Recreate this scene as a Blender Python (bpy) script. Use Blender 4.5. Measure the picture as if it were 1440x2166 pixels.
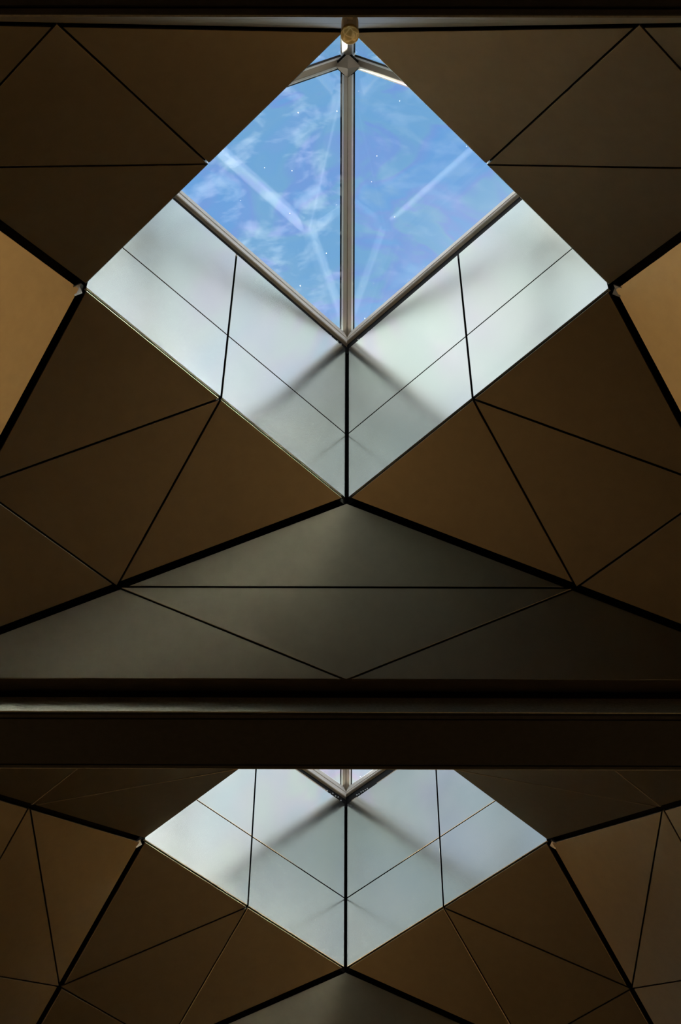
import bpy, bmesh, math, random
from mathutils import Vector, Matrix

# ---------------------------------------------------------------- scene reset
for o in list(bpy.data.objects):
    bpy.data.objects.remove(o)
scene = bpy.context.scene
COL = scene.collection

# ---------------------------------------------------------------- camera
F_PX, PITCH, YAW, ROLL = 3581.587, 0.909665, -0.006032, 0.007275
CAM = Vector((0.001146, -7.052974, -10.421328))
fw = Vector((math.cos(PITCH) * math.sin(YAW), math.cos(PITCH) * math.cos(YAW), math.sin(PITCH)))
rt = Vector((math.cos(YAW), -math.sin(YAW), 0))
up = rt.cross(fw)
rt2 = rt * math.cos(ROLL) + up * math.sin(ROLL)
up2 = -rt * math.sin(ROLL) + up * math.cos(ROLL)
cam_data = bpy.data.cameras.new('camera')
cam_data.sensor_fit = 'VERTICAL'
cam_data.sensor_height = 36.0
cam_data.lens = F_PX * 36.0 / 2166.0
cam_data.clip_end = 500
cam = bpy.data.objects.new('camera', cam_data)
COL.objects.link(cam)
cam.matrix_world = Matrix(((rt2.x, up2.x, -fw.x, CAM.x), (rt2.y, up2.y, -fw.y, CAM.y),
                           (rt2.z, up2.z, -fw.z, CAM.z), (0, 0, 0, 1)))
scene.camera = cam

# ---------------------------------------------------------------- colour management
vs = scene.view_settings
vs.view_transform = 'Standard'
vs.look = 'None'
vs.gamma = 1.0
vs.use_curve_mapping = False
vs.exposure = 0.0
scene.cycles.sample_clamp_indirect = 40.0      # keep the sunlight bounced off the satin shaft walls
scene.cycles.blur_glossy = 0.0

# ---------------------------------------------------------------- sky: blue, broken white cloud
world = bpy.data.worlds.new('sky')
scene.world = world
world.use_nodes = True
wt = world.node_tree
wt.nodes.clear()


def N(tree, kind, **kw):
    n = tree.nodes.new(kind)
    for k, v in kw.items():
        if k == 'inp':
            for a, b in v.items():
                n.inputs[a].default_value = b
        else:
            setattr(n, k, v)
    return n


def ramp(tree, stops, interp='LINEAR'):
    n = tree.nodes.new('ShaderNodeValToRGB')
    cr = n.color_ramp
    cr.interpolation = interp
    while len(cr.elements) > 1:
        cr.elements.remove(cr.elements[-1])
    cr.elements[0].position = stops[0][0]
    cr.elements[0].color = stops[0][1]
    for p, c in stops[1:]:
        e = cr.elements.new(p)
        e.color = c
    return n


def g(v):
    return (v, v, v, 1)


def build_sky():
    L = wt.links.new
    out = N(wt, 'ShaderNodeOutputWorld')
    bg = N(wt, 'ShaderNodeBackground', inp={'Strength': 1.0})
    tc = N(wt, 'ShaderNodeTexCoord')
    sep = N(wt, 'ShaderNodeSeparateXYZ')
    L(tc.outputs['Generated'], sep.inputs[0])
    base = ramp(wt, [(0.0, (0.66, 0.76, 0.86, 1)), (0.35, (0.50, 0.68, 0.88, 1)),
                     (0.8, (0.235, 0.475, 0.80, 1)), (1.0, (0.17, 0.40, 0.76, 1))])
    L(sep.outputs['Z'], base.inputs[0])
    # clouds lie in a flat layer overhead
    mz = N(wt, 'ShaderNodeMath', operation='MAXIMUM', inp={1: 0.12})
    L(sep.outputs['Z'], mz.inputs[0])
    dx = N(wt, 'ShaderNodeMath', operation='DIVIDE')
    dy = N(wt, 'ShaderNodeMath', operation='DIVIDE')
    L(sep.outputs['X'], dx.inputs[0]); L(mz.outputs[0], dx.inputs[1])
    L(sep.outputs['Y'], dy.inputs[0]); L(mz.outputs[0], dy.inputs[1])
    cb = N(wt, 'ShaderNodeCombineXYZ', inp={'Z': CLOUD_SEED})
    L(dx.outputs[0], cb.inputs[0]); L(dy.outputs[0], cb.inputs[1])
    nz = N(wt, 'ShaderNodeTexNoise', inp={'Scale': 1.0, 'Detail': 7.0, 'Roughness': 0.52, 'Distortion': 0.2})
    L(cb.outputs[0], nz.inputs['Vector'])
    cl = ramp(wt, [(CLOUD_LO, g(0)), (CLOUD_HI, g(1))], 'EASE')
    L(nz.outputs['Fac'], cl.inputs[0])
    mix = N(wt, 'ShaderNodeMix', data_type='RGBA')
    L(cl.outputs[0], mix.inputs['Factor'])
    L(base.outputs[0], mix.inputs['A'])
    # grey undersides and bright tops of the clouds
    sh = N(wt, 'ShaderNodeVectorMath', operation='ADD')
    L(cb.outputs[0], sh.inputs[0])
    sh.inputs[1].default_value = (0, 0, SHADE_SEED)
    ns = N(wt, 'ShaderNodeTexNoise', inp={'Scale': 1.5, 'Detail': 4.0, 'Roughness': 0.45, 'Distortion': 0.2})
    L(sh.outputs[0], ns.inputs['Vector'])
    cs = ramp(wt, [(0.40, (0.60, 0.60, 0.61, 1)), (0.58, CLOUD_COL)], 'EASE')
    L(ns.outputs['Fac'], cs.inputs[0])
    L(cs.outputs[0], mix.inputs['B'])
    L(mix.outputs['Result'], bg.inputs[0])
    L(bg.outputs[0], out.inputs[0])


CLOUD_SEED, CLOUD_LO, CLOUD_HI, CLOUD_COL = 5.1, 0.35, 0.55, (1.55, 1.59, 1.51, 1)
SHADE_SEED = 28.6
build_sky()

# sun behind thin cloud, ahead of the camera on its left
sun_d = bpy.data.lights.new('sun', 'SUN')
sun_d.energy = 27.0
sun_d.angle = math.radians(11)
sun_d.color = (1.0, 0.95, 0.86)
sun = bpy.data.objects.new('sun', sun_d)
COL.objects.link(sun)
sdir = Vector((-0.612, 0.612, 0.50)).normalized()
sun.rotation_euler = sdir.to_track_quat('Z', 'Y').to_euler()

# unseen warm lights added beside both side walls for golden reflections in the bronze
def area(name, loc, rot, sx, sy, power, col):
    d = bpy.data.lights.new(name, 'AREA')
    d.shape = 'RECTANGLE'
    d.size, d.size_y, d.energy, d.color = sx, sy, power, col
    o = bpy.data.objects.new(name, d)
    o.location, o.rotation_euler = loc, rot
    COL.objects.link(o)
    return o


WARM = (1.0, 0.77, 0.46)
HX = 12.0            # half width of the hall
for sx in (-1, 1):
    area('added_warm_light', (sx * (HX - 0.7), 6.8, -4.3), (0, math.radians(-10 * sx), 0), 0.3, 10.0, 840, WARM).data.spread = math.radians(88)

# ---------------------------------------------------------------- dimensions (metres)
W = 4.0                     # half width of a coffer
DF = 2.853                  # centre of coffer to its far edge
DN = (2.93, 2.853)          # centre of coffer to its near edge, per bay
A, B_ = 2.155, 2.192        # half diagonals of the skylight mouth
H = 1.639                   # height of the mouth above the coffer rim
PITCH_Y = 6.752             # bay spacing
Z_SEAM, Z_TOP = 2.65, 4.14  # shaft wall joint and top
Z_BASE, Z_APEX = 4.42, 6.28  # glass pyramid
FLOOR_Z = -12.0
CEIL_Z = 0.07

# ---------------------------------------------------------------- materials
MATS = {}


def mat(name, fn):
    m = bpy.data.materials.new(name)
    m.use_nodes = True
    t = m.node_tree
    t.nodes.clear()
    out = t.nodes.new('ShaderNodeOutputMaterial')
    fn(t, out)
    MATS[name] = m
    return m


def principled(base, rough, metal=0.0, noise=0.0, nscale=3.0, bump=0.0, bscale=2.0, bdetail=1.0, rnoise=0.0, stretch=None, spec=0.5):
    def fn(t, out):
        L = t.links.new
        p = N(t, 'ShaderNodeBsdfPrincipled', inp={'Roughness': rough, 'Metallic': metal, 'Specular IOR Level': spec})
        geo = N(t, 'ShaderNodeTexCoord')
        vec = geo.outputs['Object']
        if stretch:
            mp = N(t, 'ShaderNodeMapping')
            mp.inputs['Scale'].default_value = stretch
            L(vec, mp.inputs[0]); vec = mp.outputs[0]
        if noise:
            nz = N(t, 'ShaderNodeTexNoise', inp={'Scale': nscale, 'Detail': 5.0, 'Roughness': 0.6})
            L(vec, nz.inputs['Vector'])
            lo = [c * (1 - noise) for c in base[:3]] + [1]
            hi = [min(1, c * (1 + noise)) for c in base[:3]] + [1]
            r = ramp(t, [(0.3, lo), (0.7, hi)])
            L(nz.outputs['Fac'], r.inputs[0]); L(r.outputs[0], p.inputs['Base Color'])
            if rnoise:
                mr = N(t, 'ShaderNodeMapRange', inp={'From Min': 0.3, 'From Max': 0.7, 'To Min': rough - rnoise, 'To Max': rough + rnoise})
                L(nz.outputs['Fac'], mr.inputs[0]); L(mr.outputs[0], p.inputs['Roughness'])
        else:
            p.inputs['Base Color'].default_value = (*base[:3], 1)
        if bump:
            nb = N(t, 'ShaderNodeTexNoise', inp={'Scale': bscale, 'Detail': bdetail, 'Roughness': 0.4})
            L(vec, nb.inputs['Vector'])
            bp = N(t, 'ShaderNodeBump', inp={'Strength': 1.0, 'Distance': bump})
            L(nb.outputs['Fac'], bp.inputs['Height']); L(bp.outputs[0], p.inputs['Normal'])
        L(p.outputs[0], out.inputs[0])
    return fn


mat('bronze', principled((0.43, 0.385, 0.29), 0.41, 1.0, noise=0.04, nscale=9, bump=0.004, bscale=0.6))
mat('shaft_metal', principled((0.625, 0.65, 0.61), 0.21, 1.0, noise=0.03, nscale=1.4, bump=0.014, bscale=0.75, bdetail=1.5, rnoise=0.03))
mat('backing', principled((0.006, 0.005, 0.004), 0.8, spec=0.1))
mat('bracket', principled((0.62, 0.63, 0.66), 0.45, 0.6, noise=0.1, nscale=20))
mat('frame', principled((0.86, 0.83, 0.77), 0.45, 0.1, noise=0.06, nscale=8))
mat('mullion', principled((0.26, 0.215, 0.16), 0.38, 0.45, noise=0.05, nscale=8))
mat('gasket_white', principled((0.80, 0.80, 0.76), 0.5))
mat('rubber', principled((0.012, 0.012, 0.012), 0.6, spec=0.2))
mat('strip', principled((0.55, 0.45, 0.34), 0.5, 0.2))
mat('beam', principled((0.023, 0.022, 0.019), 0.7, noise=0.15, nscale=14, bump=0.001, bscale=60, bdetail=4, spec=0.2))
mat('beam_strip', principled((0.27, 0.265, 0.22), 0.75, noise=0.22, nscale=60, bump=0.004, bscale=45, bdetail=5, stretch=(0.6, 1, 1.6), spec=0.2))
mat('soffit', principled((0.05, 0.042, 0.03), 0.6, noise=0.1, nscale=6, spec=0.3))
mat('floor', principled((0.062, 0.045, 0.028), 0.55, noise=0.25, nscale=1.2, spec=0.3))
mat('plaster', principled((0.55, 0.42, 0.27), 0.8, noise=0.08, nscale=2.0, bump=0.003, bscale=30, bdetail=4))
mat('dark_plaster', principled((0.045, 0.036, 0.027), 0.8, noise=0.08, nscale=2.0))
mat('brass', principled((0.85, 0.60, 0.22), 0.38, 0.35, noise=0.35, nscale=28, bump=0.012, bscale=26, bdetail=2))
def globe_fn(t, out):
    L = t.links.new
    p = N(t, 'ShaderNodeBsdfPrincipled', inp={'Roughness': 0.3, 'Metallic': 0.2})
    tc = N(t, 'ShaderNodeTexCoord')
    vo = N(t, 'ShaderNodeTexVoronoi', feature='DISTANCE_TO_EDGE', inp={'Scale': 26.0})
    L(tc.outputs['Object'], vo.inputs['Vector'])
    r = ramp(t, [(0.0, (0.95, 0.72, 0.30, 1)), (0.12, (0.62, 0.40, 0.12, 1)), (0.5, (0.42, 0.26, 0.07, 1))])
    L(vo.outputs['Distance'], r.inputs[0])
    L(r.outputs[0], p.inputs['Base Color'])
    L(r.outputs[0], p.inputs['Emission Color'])
    p.inputs['Emission Strength'].default_value = 0.13      # the lamp glows dimly
    bp = N(t, 'ShaderNodeBump', inp={'Strength': 0.6, 'Distance': 0.004})
    L(vo.outputs['Distance'], bp.inputs['Height']); L(bp.outputs[0], p.inputs['Normal'])
    L(p.outputs[0], out.inputs[0])


mat('amber_globe', globe_fn)
mat('lamp_grey', principled((0.90, 0.86, 0.82), 0.5, 0.0))


def glass_fn(t, out):
    L = t.links.new
    tc = N(t, 'ShaderNodeTexCoord')
    mp = N(t, 'ShaderNodeMapping')
    mp.inputs['Rotation'].default_value = (0, 0, math.radians(32))
    mp.inputs['Scale'].default_value = (0.55, 1.7, 1.0)
    L(tc.outputs['Object'], mp.inputs[0])
    # faint violet / green strain colours of toughened glass
    nz = N(t, 'ShaderNodeTexNoise', inp={'Scale': 1.1, 'Detail': 3.5, 'Roughness': 0.5, 'Distortion': 0.7})
    L(mp.outputs[0], nz.inputs['Vector'])
    tint = ramp(t, [(0.30, (0.95, 0.95, 0.97, 1)), (0.42, (0.91, 0.96, 0.96, 1)), (0.49, (0.94, 0.97, 0.95, 1)),
                    (0.55, (0.95, 0.90, 0.98, 1)), (0.62, (0.87, 0.93, 0.985, 1)), (0.72, (0.96, 0.97, 0.97, 1))])
    L(nz.outputs['Fac'], tint.inputs[0])
    tr = N(t, 'ShaderNodeBsdfTransparent')
    L(tint.outputs[0], tr.inputs[0])
    gl = N(t, 'ShaderNodeBsdfGlossy', inp={'Roughness': 0.03})
    gl.inputs['Color'].default_value = (0.9, 0.95, 1, 1)
    fc = N(t, 'ShaderNodeLayerWeight', inp={'Blend': 0.5})
    pw = N(t, 'ShaderNodeMath', operation='POWER', inp={1: 4.0})
    L(fc.outputs['Facing'], pw.inputs[0])
    lw = N(t, 'ShaderNodeMath', operation='MULTIPLY_ADD', inp={1: 0.35, 2: 0.03})
    L(pw.outputs[0], lw.inputs[0])
    m1 = N(t, 'ShaderNodeMixShader')
    L(lw.outputs[0], m1.inputs[0]); L(tr.outputs[0], m1.inputs[1]); L(gl.outputs[0], m1.inputs[2])
    # dust film and specks that catch the daylight
    n2 = N(t, 'ShaderNodeTexNoise', inp={'Scale': 2.6, 'Detail': 6.0, 'Roughness': 0.6, 'Distortion': 0.3})
    L(mp.outputs[0], n2.inputs['Vector'])
    film = ramp(t, [(0.50, g(0.0)), (0.85, g(0.03))])
    L(n2.outputs['Fac'], film.inputs[0])
    vo = N(t, 'ShaderNodeTexVoronoi', inp={'Scale': 5.5, 'Randomness': 1.0})
    L(tc.outputs['Object'], vo.inputs['Vector'])
    sp = ramp(t, [(0.0, g(0.7)), (0.02, g(0.4)), (0.04, g(0.0))])
    L(vo.outputs['Distance'], sp.inputs[0])
    add = N(t, 'ShaderNodeMath', operation='MAXIMUM')
    L(film.outputs[0], add.inputs[0]); L(sp.outputs[0], add.inputs[1])
    tl = N(t, 'ShaderNodeBsdfTranslucent')
    tl.inputs[0].default_value = (0.95, 0.97, 0.95, 1)
    m2 = N(t, 'ShaderNodeMixShader')
    L(add.outputs[0], m2.inputs[0]); L(m1.outputs[0], m2.inputs[1]); L(tl.outputs[0], m2.inputs[2])
    L(m2.outputs[0], out.inputs[0])


mat('glass', glass_fn)

# ---------------------------------------------------------------- mesh helpers


def obj(name, verts, faces, material, parent=None, loc=(0, 0, 0), smooth=False):
    me = bpy.data.meshes.new(name)
    me.from_pydata([tuple(v) for v in verts], [], faces)
    bm = bmesh.new(); bm.from_mesh(me)
    bmesh.ops.recalc_face_normals(bm, faces=bm.faces)
    bm.to_mesh(me); bm.free()
    me.materials.append(MATS[material])
    if smooth:
        for p in me.polygons:
            p.use_smooth = True
    o = bpy.data.objects.new(name, me)
    COL.objects.link(o)
    o.location = loc
    if parent:
        o.parent = parent
    return o


def empty(name, loc):
    o = bpy.data.objects.new(name, None)
    o.empty_display_size = 0.3
    o.location = loc
    COL.objects.link(o)
    return o


def tag(o, label=None, cat=None, group=None, kind=None):
    if label: o['label'] = label
    if cat: o['category'] = cat
    if group: o['group'] = group
    if kind: o['kind'] = kind
    return o


def box(x0, x1, y0, y1, z0, z1):
    v = [(x, y, z) for z in (z0, z1) for y in (y0, y1) for x in (x0, x1)]
    f = [(0, 1, 3, 2), (4, 6, 7, 5), (0, 4, 5, 1), (2, 3, 7, 6), (0, 2, 6, 4), (1, 5, 7, 3)]
    return v, f


class MB:
    def __init__(self):
        self.v, self.f = [], []

    def add(self, vf):
        n = len(self.v)
        self.v += [Vector(p) for p in vf[0]]
        self.f += [tuple(i + n for i in q) for q in vf[1]]
        return self

    def build(self, name, material, parent=None, loc=(0, 0, 0), smooth=False):
        return obj(name, self.v, self.f, material, parent, loc, smooth)


def loft(rings, caps=True):
    """rings of equal length joined into a tube"""
    n = len(rings[0])
    v = [p for r in rings for p in r]
    f = []
    for k in range(len(rings) - 1):
        for i in range(n):
            j = (i + 1) % n
            f.append((k * n + i, k * n + j, (k + 1) * n + j, (k + 1) * n + i))
    if caps:
        f.append(tuple(range(n - 1, -1, -1)))
        f.append(tuple((len(rings) - 1) * n + i for i in range(n)))
    return v, f


def bar(p0, p1, prof, side, upv):
    """profile points (s, u) swept from p0 to p1"""
    p0, p1 = Vector(p0), Vector(p1)
    return loft([[p + side * s + upv * u for s, u in prof] for p in (p0, p1)])


def lathe(prof, n, c):
    rings = []
    for r, z in prof:
        rings.append([Vector((c[0] + r * math.cos(2 * math.pi * i / n), c[1] + r * math.sin(2 * math.pi * i / n), c[2] + z)) for i in range(n)])
    return loft(rings)


def inset_poly(pts, nrm, ins):
    """move edge i (pts[i] -> pts[i+1]) inwards by ins[i] within the plane"""
    n = len(pts)
    c = sum(pts, Vector()) / n
    lines = []
    for i in range(n):
        p, q = pts[i], pts[(i + 1) % n]
        d = (q - p).normalized()
        s = nrm.cross(d)
        if s.dot(c - p) < 0:
            s = -s
        lines.append((p + s * ins[i], d))
    out = []
    for i in range(n):
        p1, d1 = lines[i - 1]
        p2, d2 = lines[i]
        # intersection of two coplanar lines
        cr = d1.cross(d2)
        t = (p2 - p1).cross(d2).dot(cr) / cr.length_squared
        out.append(p1 + d1 * t)
    return out


def panel(name, pts, ins, inward, thick, material, parent, cham=0.002):
    """flat sheet panel; visible face in the plane of pts, body behind it"""
    pts = [Vector(p) for p in pts]
    nrm = (pts[1] - pts[0]).cross(pts[2] - pts[0]).normalized()
    if nrm.dot(inward) < 0:
        nrm = -nrm
    n = len(pts)
    r0 = inset_poly(pts, nrm, [i + cham for i in ins])
    r1 = [p - nrm * cham for p in inset_poly(pts, nrm, ins)]
    r2 = [p - nrm * thick for p in inset_poly(pts, nrm, ins)]
    v, f = loft([r0, r1, r2])
    return obj(name, v, f, material, parent)


# ---------------------------------------------------------------- the setting
X0, X1, Y0, Y1 = -HX, HX, -16.0, 30.0
ROOF_Z = 4.36
tag(obj('floor', *box(X0 - .3, X1 + .3, Y0 - .3, Y1 + .3, FLOOR_Z - 0.2, FLOOR_Z), 'floor'),
    'warm brown polished stone floor of the hall far below the coffers', 'floor', kind='structure')
wl = MB()
WY0, WY1, WZ0, WZ1 = 26.4, 29.6, FLOOR_Z + 0.6, -9.2      # opening for an unseen window added to brighten reflections in the right-hand facets
wl.add(box(X0 - .3, X0, Y0, WY0, FLOOR_Z, ROOF_Z)).add(box(X0 - .3, X0, WY1, Y1, FLOOR_Z, ROOF_Z))
wl.add(box(X0 - .3, X0, WY0, WY1, FLOOR_Z, WZ0)).add(box(X0 - .3, X0, WY0, WY1, WZ1, ROOF_Z))
tag(wl.build('wall_left', 'plaster'), 'warm sand plaster wall along the left side of the hall', 'wall', kind='structure')
we = tag(empty('added_window', (X0 - .15, (WY0 + WY1) / 2, WZ0)), 'unseen window added in the left wall near the far end for its daylight', 'window', kind='structure')
hw_, hh_ = (WY1 - WY0) / 2, WZ1 - WZ0
for ya, yb, za, zb in ((-hw_, hw_, 0, .08), (-hw_, hw_, hh_ - .08, hh_), (-hw_, -hw_ + .08, .08, hh_ - .08), (hw_ - .08, hw_, .08, hh_ - .08),
                       (-0.79, -0.71, .08, hh_ - .08), (0.71, 0.79, .08, hh_ - .08)):
    obj('window_frame', *box(-.05, .05, ya, yb, za, zb), 'frame', we)
for ya, yb in ((-hw_ + .08, -.79), (-.71, .71), (.79, hw_ - .08)):
    obj('glass_pane', *box(-.006, .006, ya, yb, .08, hh_ - .08), 'glass', we)
tag(obj('wall_right', *box(X1, X1 + .3, Y0, Y1, FLOOR_Z, ROOF_Z), 'plaster'),
    'warm sand plaster wall along the right side of the hall', 'wall', kind='structure')
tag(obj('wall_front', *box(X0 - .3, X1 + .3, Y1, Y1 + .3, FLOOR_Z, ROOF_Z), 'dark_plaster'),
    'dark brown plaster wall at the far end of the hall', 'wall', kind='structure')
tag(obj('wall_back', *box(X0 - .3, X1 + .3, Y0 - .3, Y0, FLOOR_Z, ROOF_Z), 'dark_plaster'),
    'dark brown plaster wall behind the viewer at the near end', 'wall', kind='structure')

# ceiling slab: strips around the two coffer openings
cm = MB()
ZT = CEIL_Z + 0.12
ex = W + 0.03
y_near0, y_far0 = -DN[0] - 0.03, DF + 0.03
y_near1, y_far1 = PITCH_Y - DN[1] - 0.03, PITCH_Y + DF + 0.03
cm.add(box(X0, X1, Y0, y_near0, CEIL_Z, ZT))
cm.add(box(X0, X1, y_far0, y_near1, CEIL_Z, ZT))
cm.add(box(X0, X1, y_far1, Y1, CEIL_Z, ZT))
for (ya, yb) in ((y_near0, y_far0), (y_near1, y_far1)):
    cm.add(box(X0, -ex, ya, yb, CEIL_Z, ZT))
    cm.add(box(ex, X1, ya, yb, CEIL_Z, ZT))
tag(cm.build('ceiling', 'soffit'), 'dark flat ceiling slab in the shadow gaps between coffers and beams', 'ceiling', kind='structure')

# roof deck with a diamond opening over each shaft (unseen, added to keep daylight out above the panels)
rm = MB()
ra, rb = A + 0.10, B_ + 0.10
z0, z1 = Z_TOP + 0.08, ROOF_Z
for k in range(2):
    cy = k * PITCH_Y
    ya = Y0 if k == 0 else PITCH_Y / 2
    yb = PITCH_Y / 2 if k == 0 else Y1
    outer = [(0, ya), (X1, ya), (X1, cy), (X1, yb), (0, yb), (X0, yb), (X0, cy), (X0, ya)]
    inner = {0: (0, cy - rb), 2: (ra, cy), 4: (0, cy + rb), 6: (-ra, cy)}
    quads = [[outer[0], outer[1], outer[2], inner[2], inner[0]], [outer[2], outer[3], outer[4], inner[4], inner[2]],
             [outer[4], outer[5], outer[6], inner[6], inner[4]], [outer[6], outer[7], outer[0], inner[0], inner[6]]]
    for q in quads:
        rm.add(loft([[Vector((x, y, z)) for x, y in q] for z in (z0, z1)]))
tag(rm.build('roof', 'backing'), 'unseen black roof deck added to block stray daylight around the skylight openings', 'roof', kind='structure')

# ---------------------------------------------------------------- beams
def beam(y0, y1, label):
    yc = (y0 + y1) / 2
    e = empty('ceiling_beam', (0, yc, -0.21))
    h = (y1 - y0) / 2
    # stepped body: a wide soffit with shallow grooves along both edges
    prof = [(-h, 0.26), (-h, 0.012), (-h + .012, 0.0), (-h + .045, 0.0), (-h + .05, .012), (-h + .062, .012), (-h + .067, 0.0),
            (h - .067, 0.0), (h - .062, .012), (h - .05, .012), (h - .045, 0.0), (h - .012, 0.0), (h, 0.012), (h, 0.26)]
    v, f = bar((X0, 0, 0), (X1, 0, 0), prof, Vector((0, 1, 0)), Vector((0, 0, 1)))
    obj('beam_body', v, f, 'beam', e)
    for s in (-1, 1):
        ya, yb = (-h - .014, -h) if s < 0 else (h, h + .014)
        tag(obj('fascia_strip', *box(X0, X1, ya, yb, 0.016, 0.185), 'beam_strip', e), 'grey fibrous fascia strip on the beam side')
    tag(e, label, 'beam', kind='thing')
    return e


beam(3.05, 3.72, 'wide dark brown beam crossing between the large and the small skylight')
beam(-3.70, -3.02, 'dark ceiling beam along the very top above the golden globe lamp')

# ---------------------------------------------------------------- folded coffers
THICK, THIN, MOUTH, RIM = 0.036, 0.0085, 0.012, 0.012


def coffer(k, label):
    dn = DN[k]
    e = empty('folded_coffer', (0, k * PITCH_Y, 0))
    tag(e, label, 'ceiling coffer', 'folded bronze ceiling coffers')
    P = {'T': (0, -B_, H), 'B': (0, B_, H), 'L': (-A, 0, H), 'R': (A, 0, H),
         'U': (-W, -dn, 0), 'V': (W, -dn, 0), 'P': (-W, DF, 0), 'Q': (W, DF, 0)}
    P = {n: Vector(p) for n, p in P.items()}
    # positions of the dark sub-deck behind the panels
    Bk = {}
    for n, p in P.items():
        if n in 'TBLR':
            Bk[n] = p + Vector((p.x, p.y, 0)).normalized() * 0.035 + Vector((0, 0, 0.13))
        else:
            Bk[n] = p + Vector((0.0, 0.0, 0.16))
    rim = {frozenset('UV'), frozenset('PQ'), frozenset('UP'), frozenset('VQ')}
    mouth = {frozenset('TL'), frozenset('TR'), frozenset('BL'), frozenset('BR')}
    for tri in ('TLU', 'TRV', 'BLP', 'BRQ', 'TUV', 'BPQ', 'LUP', 'RVQ'):
        b = [Bk[c] for c in tri]
        n = (b[1] - b[0]).cross(b[2] - b[0]).normalized()
        if n.z < 0: n = -n
        v, f = loft([b, [p + n * 0.02 for p in b]])
        fac = obj('facet', v, f, 'backing', e)
        c = [P[q] for q in tri]
        m = [(c[0] + c[1]) / 2, (c[1] + c[2]) / 2, (c[2] + c[0]) / 2]

        def edge(i):
            s = frozenset((tri[i], tri[(i + 1) % 3]))
            return RIM if s in rim else MOUTH if s in mouth else THICK
        e0, e1, e2 = edge(0), edge(1), edge(2)
        inward = Vector((0, 0, -1))
        for pts, ins in (((c[0], m[0], m[2]), (e0, THIN, e2)), ((m[0], c[1], m[1]), (e0, e1, THIN)),
                         ((m[2], m[1], c[2]), (THIN, e1, e2)), ((m[0], m[1], m[2]), (THIN, THIN, THIN))):
            panel('panel', pts, ins, inward, 0.022, 'bronze', fac)
    # bent metal clips where the folds meet the left and right corners of the mouth
    for s in (-1, 1):
        c = Vector((s * (A + 0.045), 0, H - 0.045))
        mb = MB()
        ang = [(-0.05, 0.05), (0.0, 0.0), (0.05, 0.05)]
        prof = [(-0.045, -0.02), (0.0, 0.012), (0.045, -0.02), (0.045, -0.008), (0.0, 0.024), (-0.045, -0.008)]
        mb.add(bar(c + Vector((-s * 0.02, 0, 0.035)), c + Vector((s * 0.035, 0, -0.012)), prof, Vector((0, 1, 0)), Vector((s * 0.6, 0, 0.8))))
        tag(mb.build('bracket', 'bracket', e), 'small bright grey metal bracket at the mouth corner')
    return e


coffer(0, 'large folded bronze coffer around the blue skylight above the wide beam')
coffer(1, 'smaller folded bronze coffer around the white skylight below the wide beam')

# ---------------------------------------------------------------- skylight shafts
def shaft(k, label):
    e = empty('skylight_shaft', (0, k * PITCH_Y, H))
    tag(e, label, 'skylight shaft', 'silver skylight shafts')
    V = {'T': Vector((0, -B_, 0)), 'B': Vector((0, B_, 0)), 'L': Vector((-A, 0, 0)), 'R': Vector((A, 0, 0))}
    zs, zt = Z_SEAM - H, Z_TOP - H
    for a, b in ('LB', 'RB', 'TL', 'TR'):
        p, q = V[a], V[b]
        mid = (p + q) / 2
        inw = -mid.normalized()
        o = [x + x.normalized() * 0.075 for x in (p, q)]
        back = [o[0], o[1], o[1] + Vector((0, 0, zt + .14)), o[0] + Vector((0, 0, zt + .14))]
        v, f = loft([back, [x - inw * 0.02 for x in back]])
        wall = obj('shaft_wall', v, f, 'backing', e)
        zz = Vector((0, 0, 1))
        lo = 0.022
        cor = 0.024          # dark vertical corner joint
        for (s, t, iL, iR) in ((p, mid, cor, 0.011), (mid, q, 0.011, cor)):
            panel('panel', (s + zz * lo, t + zz * lo, t + zz * zs, s + zz * zs), (0.0, iR, 0.0075, iL), inw, 0.032, 'shaft_metal', wall, 0.002)
            panel('panel', (s + zz * zs, t + zz * zs, t + zz * zt, s + zz * zt), (0.0075, iR, 0.0, iL), inw, 0.032, 'shaft_metal', wall, 0.002)
    return e


shaft(0, 'large bright silver shaft walls rising to the blue skylight')
shaft(1, 'smaller silver shaft walls below the wide beam, skylight mostly hidden')

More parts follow.
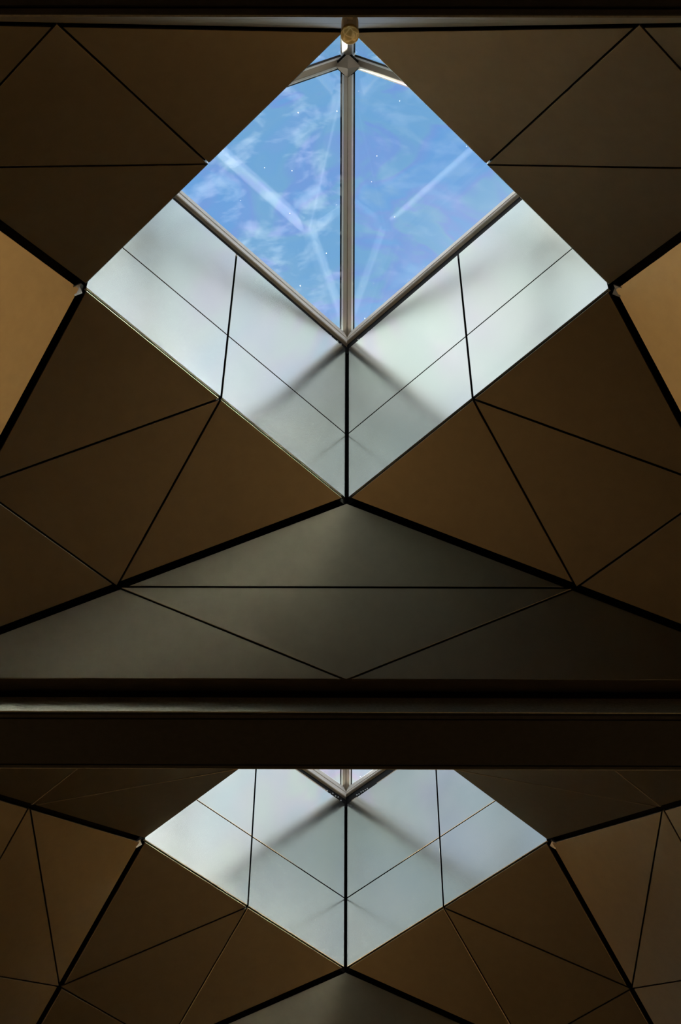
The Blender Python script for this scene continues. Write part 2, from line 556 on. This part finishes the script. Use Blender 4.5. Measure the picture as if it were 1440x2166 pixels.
# ---------------------------------------------------------------- glass pyramids
def skylight(k, name, label):
    e = empty(name, (0, k * PITCH_Y, Z_BASE))
    tag(e, label, 'skylight', kind='structure')
    V = [Vector((0, -B_, 0)), Vector((A, 0, 0)), Vector((0, B_, 0)), Vector((-A, 0, 0))]
    apex = Vector((0, 0, Z_APEX - Z_BASE))
    Zv = Vector((0, 0, 1))
    rnd = random.Random(4 + k)
    for i in range(4):
        p, q = V[i], V[(i + 1) % 4]
        d = (q - p).normalized()
        inw = -((p + q) / 2).normalized()
        inw = (inw - d * inw.dot(d)).normalized()
        # aluminium kerb bar: two-step section, mitred at the corners by shared end planes
        zb = -0.105 if i in (0, 1) else -0.15      # the right-hand bars are shallower
        sec = [(-0.10, zb), (-0.004, zb), (0.004, zb + 0.008), (0.004, -0.085), (0.012, -0.078), (0.012, -0.02), (0.0, 0.0), (-0.10, 0.03)]

        def ring(c):
            r = []
            cd = c.normalized()
            for s, u in sec:
                # walk along the corner bisector so neighbouring bars meet in a mitre
                r.append(c - cd * (s / abs(cd.dot(inw))) + Zv * u)
            return r
        v, f = loft([ring(p), ring(q)])
        fb = obj('frame_bar', v, f, 'frame', e)
        # dark channel under the bar
        sec2 = [(-0.06, -0.28), (-0.035, -0.28), (-0.035, zb - 0.005), (-0.06, zb - 0.005)]
        r2 = []
        for c in (p, q):
            cd = c.normalized()
            r2.append([c - cd * (s / abs(cd.dot(inw))) + Zv * u for s, u in sec2])
        v, f = loft(r2)
        ch = tag(obj('channel', v, f, 'rubber', fb), 'black recessed channel under the frame bar')
        L_ = (q - p).length
        out = -inw

        def strip(t0, t1, u, s, hh, ss=0.006):
            a_, b_ = p + d * t0 * L_, p + d * t1 * L_
            return bar(a_, b_, [(s, u), (s + ss, u), (s + ss, u + hh), (s, u + hh)], inw, Zv)
        if i in (2, 3):      # left-hand walls carry a continuous pale cable strip
            tag(MB().add(strip(0.1 if i == 2 else 0.04, 0.96 if i == 3 else 0.97, -0.262, -0.03, 0.03)).build('cable_strip', 'strip', fb), 'thin tan cable strip')
        if i == 1:
            for t0, t1 in ((0.07, 0.10), (0.66, 0.83), (0.945, 0.975)):
                tag(MB().add(strip(t0, t1, -0.255, -0.03, 0.018)).build('cable_strip', 'strip', fb), 'thin tan cable strip')
        # little fixings close to the lowest corner
        if i in (1, 2):
            for j in range(7):
                t = (0.885 + 0.012 * j) if i == 1 else (0.02 + 0.016 * j)
                c = p + d * t * L_ + inw * -0.028 + Zv * (-0.235 + rnd.uniform(-0.02, 0.03))
                mb = MB().add(lathe([(0.003, -0.009), (0.010, -0.006), (0.010, 0.006), (0.003, 0.009)], 6, c))
                mb.build('bolt', 'bracket', fb)
        # glass pane with a small thickness
        pn = (q - p).cross(apex - p).normalized()
        if pn.z < 0: pn = -pn
        tri = [p + Zv * 0.01, q + Zv * 0.01, apex + Zv * 0.01]
        gi = inset_poly(tri, pn, [0.0, 0.03, 0.03])
        v, f = loft([gi, [x + pn * 0.012 for x in gi]])
        obj('glass_pane', v, f, 'glass', e)
    for i in range(4):
        c = V[i]
        d = (apex - c).normalized()
        side = Zv.cross(c).normalized()
        nu = d.cross(side).normalized()
        if nu.z < 0: nu = -nu
        a0 = c - d * 0.03
        a1 = apex - d * 0.09
        m = MB().add(bar(a0, a1, [(-0.042, 0.0), (-0.042, -0.03), (-0.004, -0.066), (0.004, -0.066), (0.042, -0.03), (0.042, 0.0)], side, nu)).build('mullion', 'mullion', e)
        for s in (-1, 1):
            tag(MB().add(bar(a0, a1, [(s * 0.043, -0.026), (s * 0.058, -0.018), (s * 0.058, 0.0), (s * 0.043, 0.0)], side, nu)).build('gasket', 'gasket_white', m), 'thin pale glazing bead')
            tag(MB().add(bar(a0, a1, [(s * 0.059, -0.014), (s * 0.076, -0.010), (s * 0.076, 0.0), (s * 0.059, 0.0)], side, nu)).build('gasket', 'rubber', m), 'thin black rubber gasket')
    # node where the four mullions meet: faceted cap under dark plates
    dz = -0.10
    cz = apex.z - 0.17
    hw = 0.128
    ring0 = [Vector((hw * math.cos(t), hw * math.sin(t), cz)) for t in [math.pi / 2 * j for j in range(4)]]
    ring1 = [Vector((p.x, p.y, cz - 0.02)) for p in ring0]
    ring2 = [Vector((p.x * 0.06, p.y * 0.06, cz + dz + 0.03)) for p in ring0]
    v, f = loft([ring0, ring1, ring2])
    hub = tag(obj('hub', v, f, 'mullion', e), 'faceted diamond cap where the mullions meet')
    for j in range(4):
        t = math.pi / 4 + math.pi / 2 * j
        mid = Vector((math.cos(t), math.sin(t), 0))
        tan = Vector((-mid.y, mid.x, 0))
        zc = cz + 0.03
        pr = [(-0.078, 0.0), (0.078, 0.0), (0.05, 0.05), (-0.05, 0.05)]
        rr = [[mid * (0.062 + u * 0.9) + tan * s + Zv * (zc + dzz - u * 0.4) for s, u in pr] for dzz in (0.0, 0.014)]
        v, f = loft(rr)
        obj('hub_plate', v, f, 'rubber', hub)
    return e


skylight(0, 'window_1', 'large glass pyramid skylight with blue sky and four mullions')
skylight(1, 'window_2', 'small white corner of glass skylight showing just under the wide beam')

# ---------------------------------------------------------------- globe lamp beside the top beam
lc = Vector((0.013, -2.915, -0.26))
lamp = empty('pendant_lamp', lc)
tag(lamp, 'small golden globe lamp on a grey tube at the top of the skylight', 'lamp')
obj('tube', *lathe([(0.050, 0.04), (0.054, 0.05), (0.054, 0.228), (0.050, 0.235)], 24, (0, 0, 0)), 'lamp_grey', lamp, smooth=False)
obj('mounting_arm', *box(-0.018, 0.018, -0.089, -0.050, 0.10, 0.15), 'lamp_grey', lamp)
obj('collar', *lathe([(0.046, 0.022), (0.057, 0.026), (0.057, 0.048), (0.046, 0.052)], 24, (0, 0, 0)), 'brass', lamp)
sph = [(max(0.002, 0.057 * math.sin(math.pi * i / 14)), -0.057 * math.cos(math.pi * i / 14)) for i in range(15)]
obj('globe', *lathe(sph, 24, (0, 0, 0)), 'amber_globe', lamp, smooth=True)
